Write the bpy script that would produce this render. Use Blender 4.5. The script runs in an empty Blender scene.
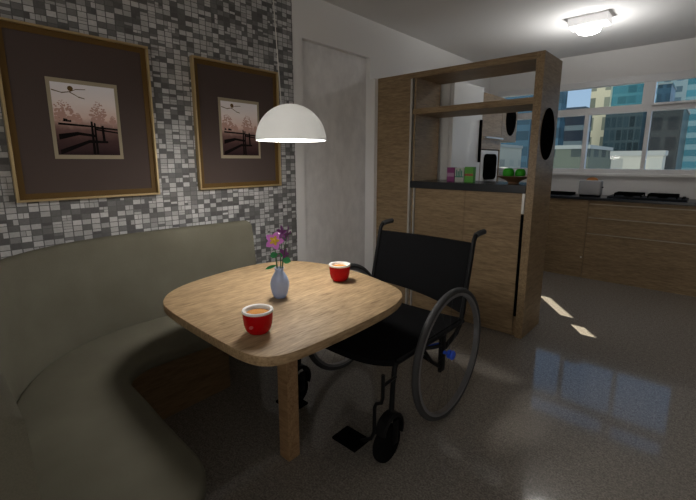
import bpy, bmesh, math, random
from mathutils import Vector, Matrix
random.seed(7)
S = bpy.context.scene
COL = S.collection
PI = math.pi

# ------------------------------------------------------------------ helpers
class BM:
    """collects shapes in world space; build() links them as ONE mesh object"""
    def __init__(self):
        self.b = bmesh.new()

    def _merge(self, t, mi=0):
        for f in t.faces:
            f.material_index = mi
        me = bpy.data.meshes.new('tmp')
        t.to_mesh(me); t.free()
        self.b.from_mesh(me)
        bpy.data.meshes.remove(me)
        return self

    def box(self, x0, x1, y0, y1, z0, z1, bev=0.0, seg=2, mi=0, rot=None):
        t = bmesh.new()
        bmesh.ops.create_cube(t, size=1)
        sx, sy, sz = abs(x1-x0), abs(y1-y0), abs(z1-z0)
        c = Vector(((x0+x1)/2, (y0+y1)/2, (z0+z1)/2))
        bmesh.ops.scale(t, vec=(sx, sy, sz), verts=t.verts)
        if bev:
            bmesh.ops.bevel(t, geom=list(t.edges), offset=min(bev, .45*min(sx, sy, sz)), segments=seg, affect='EDGES', profile=.5)
        if rot is not None:
            bmesh.ops.rotate(t, cent=(0, 0, 0), matrix=rot, verts=t.verts)
        bmesh.ops.translate(t, vec=c, verts=t.verts)
        return self._merge(t, mi)

    def prism(self, poly, z0, z1, bev=0.0, seg=3, mi=0):
        t = bmesh.new()
        vs = [t.verts.new((p[0], p[1], z0)) for p in poly]
        f = t.faces.new(vs)
        r = bmesh.ops.extrude_face_region(t, geom=[f])
        up = [v for v in r['geom'] if isinstance(v, bmesh.types.BMVert)]
        bmesh.ops.translate(t, vec=(0, 0, z1-z0), verts=up)
        bmesh.ops.recalc_face_normals(t, faces=t.faces)
        if bev:
            es = [e for e in t.edges if abs(e.verts[0].co.z-e.verts[1].co.z) < 1e-6]
            bmesh.ops.bevel(t, geom=es, offset=bev, segments=seg, affect='EDGES', profile=.5)
        return self._merge(t, mi)

    def lathe(self, prof, cx, cy, cz=0, seg=32, axis='z', mi=0):
        t = bmesh.new()
        rings = []
        for r, z in prof:
            ring = []
            for k in range(seg):
                a = 2*PI*k/seg
                ring.append((max(r, 1e-5)*math.cos(a), max(r, 1e-5)*math.sin(a), z))
            rings.append([t.verts.new(p) for p in ring])
        for i in range(len(rings)-1):
            for k in range(seg):
                t.faces.new((rings[i][k], rings[i][(k+1) % seg], rings[i+1][(k+1) % seg], rings[i+1][k]))
        bmesh.ops.remove_doubles(t, verts=t.verts, dist=1e-4)
        if axis == 'x':
            bmesh.ops.rotate(t, cent=(0, 0, 0), matrix=Matrix.Rotation(PI/2, 3, 'Y'), verts=t.verts)
        if axis == 'y':
            bmesh.ops.rotate(t, cent=(0, 0, 0), matrix=Matrix.Rotation(-PI/2, 3, 'X'), verts=t.verts)
        bmesh.ops.recalc_face_normals(t, faces=t.faces)
        bmesh.ops.translate(t, vec=(cx, cy, cz), verts=t.verts)
        return self._merge(t, mi)

    def tube(self, pts, r, seg=10, closed=False, mi=0, r2=None):
        t = bmesh.new()
        P = [Vector(p) for p in pts]
        n = len(P)
        rings = []
        ref = None
        for i, p in enumerate(P):
            if closed:
                d = (P[(i+1) % n]-P[i-1]).normalized()
            else:
                d = (P[min(i+1, n-1)]-P[max(i-1, 0)]).normalized()
            if ref is None:
                ref = d.orthogonal().normalized()
            ref = (ref-d*ref.dot(d)).normalized()
            s = d.cross(ref)
            rr = r if r2 is None else r+(r2-r)*i/(n-1)
            rings.append([t.verts.new(p+(ref*math.cos(2*PI*k/seg)+s*math.sin(2*PI*k/seg))*rr) for k in range(seg)])
        for i in range(n if closed else n-1):
            a, b = rings[i], rings[(i+1) % n]
            for k in range(seg):
                t.faces.new((a[k], a[(k+1) % seg], b[(k+1) % seg], b[k]))
        if not closed:
            t.faces.new(list(reversed(rings[0])))
            t.faces.new(rings[-1])
        bmesh.ops.recalc_face_normals(t, faces=t.faces)
        return self._merge(t, mi)

    def ball(self, c, r, sc=(1, 1, 1), u=16, v=10, mi=0):
        t = bmesh.new()
        bmesh.ops.create_uvsphere(t, u_segments=u, v_segments=v, radius=r)
        bmesh.ops.scale(t, vec=sc, verts=t.verts)
        bmesh.ops.translate(t, vec=c, verts=t.verts)
        return self._merge(t, mi)

    def faces(self, verts, faces, mi=0):
        t = bmesh.new()
        vs = [t.verts.new(v) for v in verts]
        for f in faces:
            t.faces.new([vs[i] for i in f])
        return self._merge(t, mi)

    def build(self, name, mats, parent=None, smooth=False, loc=None):
        if parent is not None:
            base = parent.matrix_world_loc if hasattr(parent, 'matrix_world_loc') else world_loc(parent)
        else:
            base = Vector(loc) if loc is not None else Vector((0, 0, 0))
        bmesh.ops.translate(self.b, vec=-base, verts=self.b.verts)
        me = bpy.data.meshes.new(name)
        self.b.to_mesh(me); self.b.free()
        for m in (mats if isinstance(mats, (list, tuple)) else [mats]):
            me.materials.append(m)
        if smooth:
            for p in me.polygons:
                p.use_smooth = True
            try:
                me.set_sharp_from_angle(angle=math.radians(40))
            except Exception:
                pass
        o = bpy.data.objects.new(name, me)
        COL.objects.link(o)
        if parent is not None:
            o.parent = parent
        else:
            o.location = base
        return o

def world_loc(o):
    v = Vector(o.location)
    while o.parent:
        o = o.parent
        v = v+Vector(o.location)
    return v

def tag(o, label, cat, group=None, kind=None):
    o['label'] = label; o['category'] = cat
    if group: o['group'] = group
    if kind: o['kind'] = kind
    return o

def thing(name, label, cat, loc, group=None):
    o = bpy.data.objects.new(name, None)
    o.empty_display_size = .1
    COL.objects.link(o)
    o.location = loc
    return tag(o, label, cat, group)

def struct(o, label=None, cat=None):
    o['kind'] = 'structure'
    if label: o['label'] = label
    if cat: o['category'] = cat
    return o

# ------------------------------------------------------------------ materials
def mat(name, col=(.8, .8, .8), rough=.5, metal=0., spec=.5, emit=None, estr=0.):
    m = bpy.data.materials.new(name)
    m.use_nodes = True
    p = m.node_tree.nodes['Principled BSDF']
    p.inputs['Base Color'].default_value = (*col, 1)
    p.inputs['Roughness'].default_value = rough
    p.inputs['Metallic'].default_value = metal
    p.inputs['Specular IOR Level'].default_value = spec
    if emit:
        p.inputs['Emission Color'].default_value = (*emit, 1)
        p.inputs['Emission Strength'].default_value = estr
    return m

class NT:
    def __init__(self, m):
        self.t = m.node_tree; self.n = self.t.nodes; self.l = self.t.links
        self.p = self.n.get('Principled BSDF')
    def new(self, typ, **kw):
        n = self.n.new(typ)
        for k, v in kw.items():
            if k in n.bl_rna.properties.keys():
                setattr(n, k, v)
            else:
                n.inputs[k.replace('_', ' ')].default_value = v
        return n
    def math(self, op, a, b=None, c=None):
        n = self.n.new('ShaderNodeMath'); n.operation = op
        for i, x in enumerate((a, b, c)):
            if x is None: continue
            if isinstance(x, (int, float)): n.inputs[i].default_value = x
            else: self.l.new(x, n.inputs[i])
        return n.outputs[0]
    def ramp(self, fac, stops, interp='LINEAR'):
        n = self.n.new('ShaderNodeValToRGB')
        n.color_ramp.interpolation = interp
        e = n.color_ramp.elements
        while len(e) < len(stops): e.new(.5)
        for i, (pos, c) in enumerate(stops):
            e[i].position = pos; e[i].color = (*c, 1)
        self.l.new(fac, n.inputs[0])
        return n.outputs[0]
    def coords(self, scale=(1, 1, 1), kind='Object'):
        tc = self.n.new('ShaderNodeTexCoord')
        mp = self.n.new('ShaderNodeMapping')
        mp.inputs['Scale'].default_value = scale
        self.l.new(tc.outputs[kind], mp.inputs[0])
        return mp.outputs[0]
    def noise(self, vec, scale=1., detail=4., rough=.55):
        n = self.n.new('ShaderNodeTexNoise')
        n.inputs['Scale'].default_value = scale
        n.inputs['Detail'].default_value = detail
        n.inputs['Roughness'].default_value = rough
        self.l.new(vec, n.inputs['Vector'])
        return n.outputs['Fac']
    def bump(self, h, strength=.2, dist=.01):
        b = self.n.new('ShaderNodeBump')
        b.inputs['Strength'].default_value = strength
        b.inputs['Distance'].default_value = dist
        self.l.new(h, b.inputs['Height'])
        self.l.new(b.outputs[0], self.p.inputs['Normal'])

def wood(name, grain='x', dark=(.20, .115, .055), light=(.42, .275, .145), rough=.45, fine=1.0):
    m = mat(name, rough=rough, spec=.35)
    k = NT(m)
    long_, cross = 14.0*fine, 95.0*fine
    sc = {'x': (long_, cross, cross), 'y': (cross, long_, cross), 'z': (cross, cross, long_)}[grain]
    v = k.coords(sc)
    n1 = k.noise(v, 1.0, 3.0, .6)
    sc2 = tuple(s*.35 for s in sc)
    n2 = k.noise(k.coords(sc2), 1.0, 2.0, .5)
    f = k.math('ADD', k.math('MULTIPLY', n1, .7), k.math('MULTIPLY', n2, .4))
    c = k.ramp(f, [(.34, dark), (.76, light)])
    k.l.new(c, k.p.inputs['Base Color'])
    k.bump(n1, .12, .004)
    return m

M = {}
M['wall'] = mat('white_plaster', (.78, .77, .76), .85, spec=.2)
M['ceiling'] = mat('ceiling_paint', (.72, .71, .70), .9, spec=.1)
M['white'] = mat('white_paint', (.74, .74, .73), .45)
M['whitemetal'] = mat('white_window_frame', (.72, .72, .73), .4)
M['black'] = mat('matte_black', (.004, .004, .004), .8, spec=.0)
M['blackgloss'] = mat('gloss_black', (.008, .008, .009), .18)
M['granite'] = mat('dark_granite', (.014, .016, .02), .25)
M['steel'] = mat('brushed_steel', (.55, .55, .55), .32, 1.0)
M['alu'] = mat('aluminium_profile', (.62, .60, .56), .4, .6)
M['pull'] = mat('bronze_pull', (.44, .38, .30), .4, .4)
M['fabric_black'] = mat('black_nylon', (.006, .006, .0065), .9, spec=.06)
M['tube_black'] = mat('black_powder_coat', (.007, .007, .0075), .5, spec=.15)
M['tyre'] = mat('dark_rubber', (.05, .05, .052), .7, spec=.3)
M['rim'] = mat('grey_rim', (.24, .24, .25), .35, .5)
M['blue'] = mat('blue_plastic', (.03, .11, .75), .4)
M['red'] = mat('red_enamel', (.50, .002, .005), .25, spec=.22)
M['rimwhite'] = mat('white_enamel', (.90, .89, .87), .35)
M['coffee'] = mat('milky_tea', (.66, .28, .045), .25)
M['emblem'] = mat('pale_red_print', (.58, .10, .10), .35)
M['gold'] = mat('gold_lip', (.46, .34, .17), .42, .35)
M['framewood'] = mat('brown_frame', (.12, .068, .018), .6, spec=.2)
M['matboard'] = mat('dark_matboard', (.085, .064, .058), .9, spec=.1)
M['cream'] = mat('cream_bevel', (.36, .31, .22), .8, spec=.1)
M['fence'] = mat('printed_fence', (.006, .004, .004), .8, spec=.1)
M['tree'] = mat('printed_tree', (.50, .31, .26), .8, spec=.1)
M['green'] = mat('green_apple', (.035, .36, .02), .45, spec=.25)
M['leaf'] = mat('leaf_green', (.02, .26, .07), .5)
M['stem'] = mat('stem_green', (.05, .12, .05), .6)
M['magenta'] = mat('magenta_petal', (.86, .28, .88), .5)
M['violet'] = mat('violet_petal', (.22, .05, .22), .55)
M['yellow'] = mat('yellow_petal', (.88, .62, .06), .5)
M['bowl'] = mat('bowl_wood', (.19, .10, .045), .45)
M['grey'] = mat('grey_plastic', (.30, .30, .31), .4)
M['toast'] = mat('toasted_bread', (.48, .20, .06), .8)
M['purple'] = mat('purple_carton', (.24, .04, .17), .55)
M['lilac'] = mat('lilac_band', (.40, .24, .36), .55)
M['teal'] = mat('teal_print', (.05, .24, .17), .55)
M['paper'] = mat('pale_carton', (.50, .52, .48), .55)
M['lime'] = mat('green_carton', (.10, .36, .05), .55)
M['rust'] = mat('rust_band', (.30, .08, .04), .55)
M['ceramic'] = mat('pale_ceramic', (.56, .57, .62), .3)

wx = M['wood_x'] = wood('oak_grain_x', 'x', (.165, .108, .055), (.36, .255, .145), .5)
wy = M['wood_y'] = wood('oak_grain_y', 'y', (.175, .115, .060), (.38, .27, .155), .42)
M['table_wood'] = wood('oak_table', 'y', (.20, .125, .060), (.53, .37, .21), .6, 1.15)
M['leg_wood'] = wood('oak_leg', 'x', (.22, .12, .055), (.50, .32, .17), .5)
M['base_wood'] = wood('dark_walnut', 'y', (.17, .105, .050), (.30, .195, .10), .5)

# mosaic: small stone tiles, light and dark, some cut in half
m = M['mosaic'] = mat('stone_mosaic', rough=.5, spec=.4)
k = NT(m)
TW, TH = .0435, .0290
tc = k.n.new('ShaderNodeTexCoord'); sx = k.n.new('ShaderNodeSeparateXYZ')
k.l.new(tc.outputs['Object'], sx.inputs[0])
u = k.math('DIVIDE', sx.outputs['Y'], TW); v = k.math('DIVIDE', sx.outputs['Z'], TH)
iu = k.math('FLOOR', u); iv = k.math('FLOOR', v)
fu = k.math('FRACT', u); fv = k.math('FRACT', v)
def rnd(a, b, seed):
    c = k.n.new('ShaderNodeCombineXYZ')
    k.l.new(a, c.inputs[0]); k.l.new(b, c.inputs[1]); c.inputs[2].default_value = seed
    w = k.n.new('ShaderNodeTexWhiteNoise'); w.noise_dimensions = '3D'
    k.l.new(c.outputs[0], w.inputs['Vector'])
    return w.outputs['Value']
r1 = rnd(iu, iv, 1.3)
split_v = k.math('GREATER_THAN', rnd(iu, iv, 5.7), .86)       # a tile cut into two thin rows
split_h = k.math('GREATER_THAN', rnd(iu, iv, 9.1), .90)       # a tile cut into two narrow ones
fv2 = k.math('FRACT', k.math('MULTIPLY', fv, k.math('ADD', 1.0, split_v)))
fu2 = k.math('FRACT', k.math('MULTIPLY', fu, k.math('ADD', 1.0, split_h)))
half = k.math('ADD', k.math('FLOOR', k.math('MULTIPLY', fv, k.math('ADD', 1.0, split_v))),
              k.math('MULTIPLY', 3.0, k.math('FLOOR', k.math('MULTIPLY', fu, k.math('ADD', 1.0, split_h)))))
r2 = rnd(k.math('ADD', iu, k.math('MULTIPLY', half, 77.0)), iv, 2.9)
tone = k.ramp(r2, [(0, (.10, .098, .097)), (.22, (.14, .138, .136)), (.42, (.20, .197, .194)), (.46, (.40, .396, .39)), (.75, (.50, .496, .49)), (1, (.60, .595, .59))])
gu = k.math('GREATER_THAN', k.math('ABSOLUTE', k.math('SUBTRACT', fu2, .5)), .445)
gv = k.math('GREATER_THAN', k.math('ABSOLUTE', k.math('SUBTRACT', fv2, .5)), .435)
g = k.math('MAXIMUM', gu, gv)
mix = k.n.new('ShaderNodeMix'); mix.data_type = 'RGBA'
k.l.new(g, mix.inputs['Factor']); k.l.new(tone, mix.inputs[6]); mix.inputs[7].default_value = (.12, .118, .116, 1)
sp = k.noise(k.coords((1, 1, 1)), 90, 3, .7)
mul = k.n.new('ShaderNodeMix'); mul.data_type = 'RGBA'; mul.blend_type = 'MULTIPLY'
mul.inputs['Factor'].default_value = .35
k.l.new(mix.outputs[2], mul.inputs[6]); k.l.new(k.ramp(sp, [(.3, (.55, .55, .55)), (.65, (1, 1, 1))]), mul.inputs[7])
k.l.new(mul.outputs[2], k.p.inputs['Base Color'])
k.bump(k.math('SUBTRACT', 1.0, g), .5, .002)

# polished speckled stone floor
m = M['floor'] = mat('polished_granite_floor', rough=.07, spec=.33)
k = NT(m)
a = k.noise(k.coords((1, 1, 1)), 130, 2, .6)
b = k.noise(k.coords((1, 1, 1)), 45, 3, .6)
c = k.ramp(k.math('ADD', k.math('MULTIPLY', a, .7), k.math('MULTIPLY', b, .3)),
           [(.36, (.15, .134, .116)), (.5, (.24, .218, .192)), (.62, (.34, .31, .275))])
k.l.new(c, k.p.inputs['Base Color'])

# khaki upholstery
m = M['upholstery'] = mat('khaki_upholstery', rough=.85, spec=.2)
k = NT(m)
a = k.noise(k.coords((1, 1, 1)), 420, 2, .6)
b = k.noise(k.coords((1, 1, 1)), 4, 3, .5)
c = k.ramp(k.math('ADD', k.math('MULTIPLY', a, .5), k.math('MULTIPLY', b, .5)),
           [(.35, (.114, .106, .078)), (.65, (.160, .150, .113))])
k.l.new(c, k.p.inputs['Base Color'])
k.bump(a, .15, .001)

# door leaf: faintly mottled white
m = M['door'] = mat('mottled_white_door', (.6, .59, .58), .5, spec=.3)
k = NT(m)
a = k.noise(k.coords((1, 1, .6)), 9, 5, .65)
k.l.new(k.ramp(a, [(.35, (.69, .675, .67)), (.6, (.80, .785, .775))]), k.p.inputs['Base Color'])

# picture print: sky, mist, ground (object coords: y across, z up, origin at print centre)
m = M['print'] = mat('landscape_print', rough=.7, spec=.15)
k = NT(m)
tc = k.n.new('ShaderNodeTexCoord'); sx = k.n.new('ShaderNodeSeparateXYZ')
k.l.new(tc.outputs['Object'], sx.inputs[0])
zz = k.math('ADD', k.math('MULTIPLY', sx.outputs['Z'], 1/.35), .5)
nn = k.noise(k.coords((30, 30, 30)), 1, 4, .6)
zz2 = k.math('ADD', zz, k.math('MULTIPLY', k.math('SUBTRACT', nn, .5), .10))
c = k.ramp(zz2, [(0, (.03, .014, .016)), (.18, (.07, .036, .034)), (.33, (.17, .095, .085)), (.43, (.45, .29, .25)), (.50, (.74, .56, .50)), (.72, (.86, .77, .75)), (1, (.84, .82, .86))])
k.l.new(c, k.p.inputs['Base Color'])

# milky translucent shade
m = M['shade'] = bpy.data.materials.new('white_lamp_shade'); m.use_nodes = True
k = NT(m); k.n.remove(k.p)
out = k.n['Material Output']
d = k.n.new('ShaderNodeBsdfDiffuse'); d.inputs[0].default_value = (.80, .80, .79, 1)
t = k.n.new('ShaderNodeBsdfTranslucent'); t.inputs[0].default_value = (.80, .80, .79, 1)
g = k.n.new('ShaderNodeBsdfGlossy'); g.inputs['Roughness'].default_value = .3
mx = k.n.new('ShaderNodeMixShader'); mx.inputs[0].default_value = .14
mx2 = k.n.new('ShaderNodeMixShader'); mx2.inputs[0].default_value = .04
k.l.new(d.outputs[0], mx.inputs[1]); k.l.new(t.outputs[0], mx.inputs[2])
k.l.new(mx.outputs[0], mx2.inputs[1]); k.l.new(g.outputs[0], mx2.inputs[2])
k.l.new(mx2.outputs[0], out.inputs[0])

def glassy(name, tint, gloss=.06, mixcol=None, mixf=0.):
    m = bpy.data.materials.new(name); m.use_nodes = True
    k = NT(m); k.n.remove(k.p)
    out = k.n['Material Output']
    tr = k.n.new('ShaderNodeBsdfTransparent'); tr.inputs[0].default_value = (*tint, 1)
    gl = k.n.new('ShaderNodeBsdfGlossy'); gl.inputs['Roughness'].default_value = .02
    lw = k.n.new('ShaderNodeLayerWeight')
    fr = k.math('ADD', k.math('MULTIPLY', k.math('POWER', lw.outputs['Facing'], 5.0), .5), .006)
    mx = k.n.new('ShaderNodeMixShader')
    k.l.new(fr, mx.inputs[0]); k.l.new(tr.outputs[0], mx.inputs[1]); k.l.new(gl.outputs[0], mx.inputs[2])
    last = mx
    if mixf:
        d = k.n.new('ShaderNodeBsdfDiffuse'); d.inputs[0].default_value = (*mixcol, 1)
        m2 = k.n.new('ShaderNodeMixShader'); m2.inputs[0].default_value = mixf
        k.l.new(mx.outputs[0], m2.inputs[1]); k.l.new(d.outputs[0], m2.inputs[2])
        last = m2
    k.l.new(last.outputs[0], out.inputs[0])
    return m
M['pane'] = glassy('window_glass', (.97, .98, .98))
M['vase'] = glassy('milky_blue_glass', (.78, .86, .97), mixcol=(.70, .80, 1.0), mixf=.56)
M['lampglow'] = mat('lit_lamp_diffuser', (.9, .9, .9), .5, emit=(1, .98, .95), estr=26.0)
M['lampbox'] = mat('lit_lamp_housing', (.85, .84, .83), .5, emit=(1, .97, .96), estr=.42)
M['bulb'] = mat('lit_bulb', (.9, .9, .9), .5, emit=(1, .93, .82), estr=6.0)

def facade(name, base, win, cw, ch, fw=.6, fh=.6, rough=.4, vary=.4, off=(0, 0)):
    """grid of windows in object space: x across (and y on the flanks), z up"""
    m = mat(name, base, rough, spec=.15)
    k = NT(m)
    tc = k.n.new('ShaderNodeTexCoord'); sx = k.n.new('ShaderNodeSeparateXYZ')
    k.l.new(tc.outputs['Object'], sx.inputs[0])
    xx = k.math('ADD', sx.outputs['X'], sx.outputs['Y'])
    u = k.math('ADD', k.math('DIVIDE', xx, cw), off[0]); v = k.math('ADD', k.math('DIVIDE', sx.outputs['Z'], ch), off[1])
    fu = k.math('LESS_THAN', k.math('ABSOLUTE', k.math('SUBTRACT', k.math('FRACT', u), .5)), fw/2)
    fv = k.math('LESS_THAN', k.math('ABSOLUTE', k.math('SUBTRACT', k.math('FRACT', v), .5)), fh/2)
    inw = k.math('MULTIPLY', fu, fv)
    cc = k.n.new('ShaderNodeCombineXYZ')
    k.l.new(k.math('FLOOR', u), cc.inputs[0]); k.l.new(k.math('FLOOR', v), cc.inputs[1])
    w = k.n.new('ShaderNodeTexWhiteNoise'); k.l.new(cc.outputs[0], w.inputs['Vector'])
    lo = tuple(x*(1-vary) for x in win); hi = tuple(min(1, x*(1+vary)) for x in win)
    wc = k.ramp(w.outputs['Value'], [(0, lo), (1, hi)])
    mix = k.n.new('ShaderNodeMix'); mix.data_type = 'RGBA'
    k.l.new(inw, mix.inputs['Factor']); mix.inputs[6].default_value = (*base, 1); k.l.new(wc, mix.inputs[7])
    k.l.new(mix.outputs[2], k.p.inputs['Base Color'])
    return m

# ------------------------------------------------------------------ the setting
XW, YB, ZC = -2.46, 5.68, 2.60       # left wall, kitchen back wall, ceiling
XR, YN = 2.3, -1.7                   # right wall, near wall (both out of frame)
DOOR0, DOOR1, DOORZ = 2.20, 3.03, 2.278

struct(BM().box(XW-.3, XR+.2, YN-.2, YB+.25, -.12, 0).build('floor', M['floor']), 'polished speckled grey stone floor', 'floor')
struct(BM().box(XW-.3, XR+.2, YN-.2, YB+.25, ZC, ZC+.12).build('ceiling', M['ceiling']), 'plain white painted ceiling', 'ceiling')
w = BM()
w.box(XW-.25, XW, YN, DOOR0, 0, ZC)
w.box(XW-.25, XW, DOOR0, DOOR1, DOORZ, ZC)
w.box(XW-.25, XW, DOOR1, YB, 0, ZC)
struct(w.build('wall_left', M['wall']), 'white plaster wall with a tall recessed doorway', 'wall')
struct(BM().box(XW, XW+.008, YN, 2.095, 0, ZC).build('trim_1', M['mosaic']), 'grey and white stone mosaic covering the wall behind the bench', 'wall cladding')
struct(BM().box(XW-.10, XW-.05, DOOR0, DOOR1, 0, DOORZ).build('door_1', M['door']), 'flush pale door leaf set deep in the white doorway', 'door')
struct(BM().box(XW, -2.367, 2.985, 3.44, 0, 2.085).build('trim_2', M['wall']), 'white wall nib between doorway and wooden divider', 'trim')
WX0, WX1, WZ0, WZ1 = -2.33, 0.0, 1.20, 2.285
w = BM()
w.box(XW, WX0, YB, YB+.09, 0, ZC); w.box(WX1, XR, YB, YB+.09, 0, ZC)
w.box(WX0, WX1, YB, YB+.09, 0, WZ0); w.box(WX0, WX1, YB, YB+.09, WZ1, ZC)
struct(w.build('wall_back', M['wall']), 'white kitchen wall above the low cupboards', 'wall')
struct(BM().box(XR, XR+.15, YN, YB, 0, ZC).build('wall_right', M['wall']))
NX0, NX1, NZ0, NZ1 = -1.5, 2.0, .10, 2.40
w = BM()
w.box(XW, NX0, YN-.15, YN, 0, ZC); w.box(NX1, XR, YN-.15, YN, 0, ZC)
w.box(NX0, NX1, YN-.15, YN, 0, NZ0); w.box(NX0, NX1, YN-.15, YN, NZ1, ZC)
struct(w.build('wall_near', M['wall']))
w2 = bpy.data.objects.new('added_window', None); COL.objects.link(w2); w2.location = ((NX0+NX1)/2, YN, NZ0); struct(w2, 'wide unseen window added behind the viewer to let in soft daylight', 'window')  # unseen opening, added to bring ambient daylight in from behind
f = BM()
for xx in (NX0, (NX0+NX1)/2-.03, NX1-.06): f.box(xx, xx+.06, YN-.11, YN-.04, NZ0, NZ1)
f.box(NX0, NX1, YN-.11, YN-.04, NZ0, NZ0+.06); f.box(NX0, NX1, YN-.11, YN-.04, NZ1-.06, NZ1)
f.build('window_frame', M['whitemetal'], w2)
for a0, a1 in ((NX0+.06, (NX0+NX1)/2-.03), ((NX0+NX1)/2+.03, NX1-.06)):
    BM().box(a0, a1, YN-.077, YN-.073, NZ0+.06, NZ1-.06).build('window_pane', M['pane'], w2)

# window: frame, transom, mullions, sill, panes
win = thing('window_1', 'wide white kitchen window looking out on city towers', 'window', (-1.15, YB, WZ0))
win['kind'] = 'structure'
f = BM()
F0, F1 = YB-.02, YB+.07
f.box(WX0, WX1, F0, F1, WZ1-.075, WZ1, .004); f.box(WX0, WX1, F0, F1, WZ0, WZ0+.055, .004)
f.box(WX0, WX0+.05, F0+.002, F1-.002, WZ0+.05, WZ1-.07); f.box(WX1-.05, WX1, F0+.002, F1-.002, WZ0+.05, WZ1-.07)
f.box(WX0+.045, WX1-.045, F0+.004, F1-.004, 1.895, 1.975)
f.box(-.685, -.595, F0+.002, F1-.002, 1.97, WZ1-.07); f.box(-.625, -.585, F0+.002, F1-.002, WZ0+.05, 1.90)
f.box(-1.235, -1.19, F0+.002, F1-.002, WZ0+.05, 1.90); f.box(-1.80, -1.76, F0+.006, F1-.006, WZ0+.05, WZ1-.07)
f.build('window_frame', M['whitemetal'], win)
sash = BM()
for (a0, a1) in ((-.592, -.052),):
    sash.box(a0, a1, F0-.03, F0, 1.95, 1.975, .003); sash.box(a0, a1, F0-.03, F0, 2.195, 2.215, .003)
    sash.box(a0, a0+.02, F0-.03, F0, 1.975, 2.195, .003); sash.box(a1-.02, a1, F0-.03, F0, 1.975, 2.195, .003)
sash.build('window_sash', M['whitemetal'], win)
BM().box(WX0-.02, WX1+.02, YB-.05, YB+.0, WZ0-.028, WZ0+.004, .004).build('window_sill', M['white'], win)
for (a0, a1) in ((WX0+.05, -1.80), (-1.76, -1.235), (-1.19, -.625), (-.585, WX1-.05)):
    BM().box(a0, a1, YB+.03, YB+.034, WZ0+.055, 1.895).build('window_pane', M['pane'], win)
for (a0, a1) in ((WX0+.05, -1.80), (-1.76, -.685), (-.595, WX1-.05)):
    BM().box(a0, a1, YB+.03, YB+.034, 1.975, WZ1-.075).build('window_pane', M['pane'], win)

# ------------------------------------------------------------------ framed pictures
def picture(y0, y1, z0, z1, label):
    yc, zc = (y0+y1)/2, (z0+z1)/2
    X = XW+.008
    t = thing('framed_picture', label, 'picture', (X, yc, zc), 'framed landscape photographs on the mosaic wall')
    D, L, T = .034, .011, .028
    def ring(b, a0, a1, c0, c1, wdt, x0, x1, bev=0):
        b.box(x0, x1, a0, a1, c1-wdt, c1, bev); b.box(x0, x1, a0, a1, c0, c0+wdt, bev)
        b.box(x0, x1, a0, a0+wdt, c0+wdt, c1-wdt, bev); b.box(x0, x1, a1-wdt, a1, c0+wdt, c1-wdt, bev)
    b = BM(); ring(b, y0, y1, z0, z1, L, X, X+D, .002); b.build('gold_frame', M['gold'], t)
    b = BM(); ring(b, y0+L, y1-L, z0+L, z1-L, T, X, X+.016); b.build('inner_frame', M['framewood'], t)
    BM().box(X, X+.012, y0+L, y1-L, z0+L, z1-L).build('mat_board', M['matboard'], t)
    h, v = .158, .195
    BM().box(X+.012, X+.0145, yc-h, yc+h, zc-v-.01, zc+v-.01).build('cream_border', M['cream'], t)
    h2, v2 = .142, .175
    zc -= .01
    pr = BM().box(X+.0145, X+.0155, yc-h2, yc+h2, zc-v2, zc+v2)
    print_ = pr.build('photo_print', M['print'], t)
    # the print's own drawing: fence, far trees, a branch
    xs = X+.0156
    def quad(b, pts, e=.0):
        b.faces([(xs+e, yc+p[0]*h2, zc+p[1]*v2) for p in pts], [tuple(range(len(pts)))])
    for (cx, cz, w_, hh) in ((.38, -.05, .34, .62), (-.72, -.02, .42, .55), (-.28, -.06, .14, .26), (.85, -.04, .12, .22)):
        b = BM()
        for q in range(110):
            a = random.random(); hgt = cz+hh*a
            a = a**1.3; ww = w_*(1-a)**.55*(.75+.25*min(1, a*4)); px = cx+ww*(random.random()*2-1)
            s = .045*(1.2-a)*(w_/.3)**.5
            quad(b, [(max(-.99, min(.99, px+s*math.cos(j*PI/3+q)))*1, min(.97, hgt+.7*s*math.sin(j*PI/3+q))) for j in range(6)], .0001+.00001*q)
        quad(b, [(cx-.02, cz-.12), (cx+.02, cz-.12), (cx+.012, cz+hh*.7), (cx-.012, cz+hh*.7)], .0001)
        b.build('printed_tree', M['tree'], t)
    b = BM()
    e = .0008
    quad(b, [(-.86, .04), (-.5, .0), (-.5, -.07), (-.88, -.06)], e)
    quad(b, [(-.9, -.10), (.2, -.14), (.2, -.19), (-.9, -.16)], e)
    quad(b, [(-.92, -.42), (-.35, -.34), (.2, -.40), (.2, -.47), (-.3, -.43), (-.92, -.58)], e)
    quad(b, [(-.92, -.86), (.0, -.56), (.62, -.58), (.62, -.64), (.0, -.65), (-.92, -1.0)], e)
    quad(b, [(.10, -.02), (.17, -.02), (.18, -.98), (.09, -.98)], e+.0001)
    quad(b, [(.20, -.05), (.26, -.05), (.28, -.98), (.20, -.98)], e+.0001)
    quad(b, [(.44, -.13), (.52, -.13), (.54, -.58), (.45, -.58)], e+.0001)
    quad(b, [(.26, -.16), (.99, -.20), (.99, -.25), (.26, -.22)], e)
    quad(b, [(.26, -.22), (.99, -.30), (.99, -.34), (.26, -.27)], e)
    b.build('printed_fence', M['fence'], t)
    b = BM()
    ln = [(-.98, .80), (-.7, .74), (-.45, .78), (-.2, .66), (.0, .62)]
    for i in range(len(ln)-1):
        (a0, a1), (c0, c1) = ln[i], ln[i+1]
        quad(b, [(a0, a1), (c0, c1), (c0, c1-.02), (a0, a1-.03)], e)
    ln = [(-.45, .78), (-.25, .86), (.05, .88)]
    for i in range(2):
        (a0, a1), (c0, c1) = ln[i], ln[i+1]
        quad(b, [(a0, a1), (c0, c1), (c0, c1-.018), (a0, a1-.022)], e)
    quad(b, [(-.42+.09*math.cos(j*PI/4), .86+.075*math.sin(j*PI/4)) for j in range(8)], e+.0001)
    b.build('printed_branch', M['framewood'], t)
    return t
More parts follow.
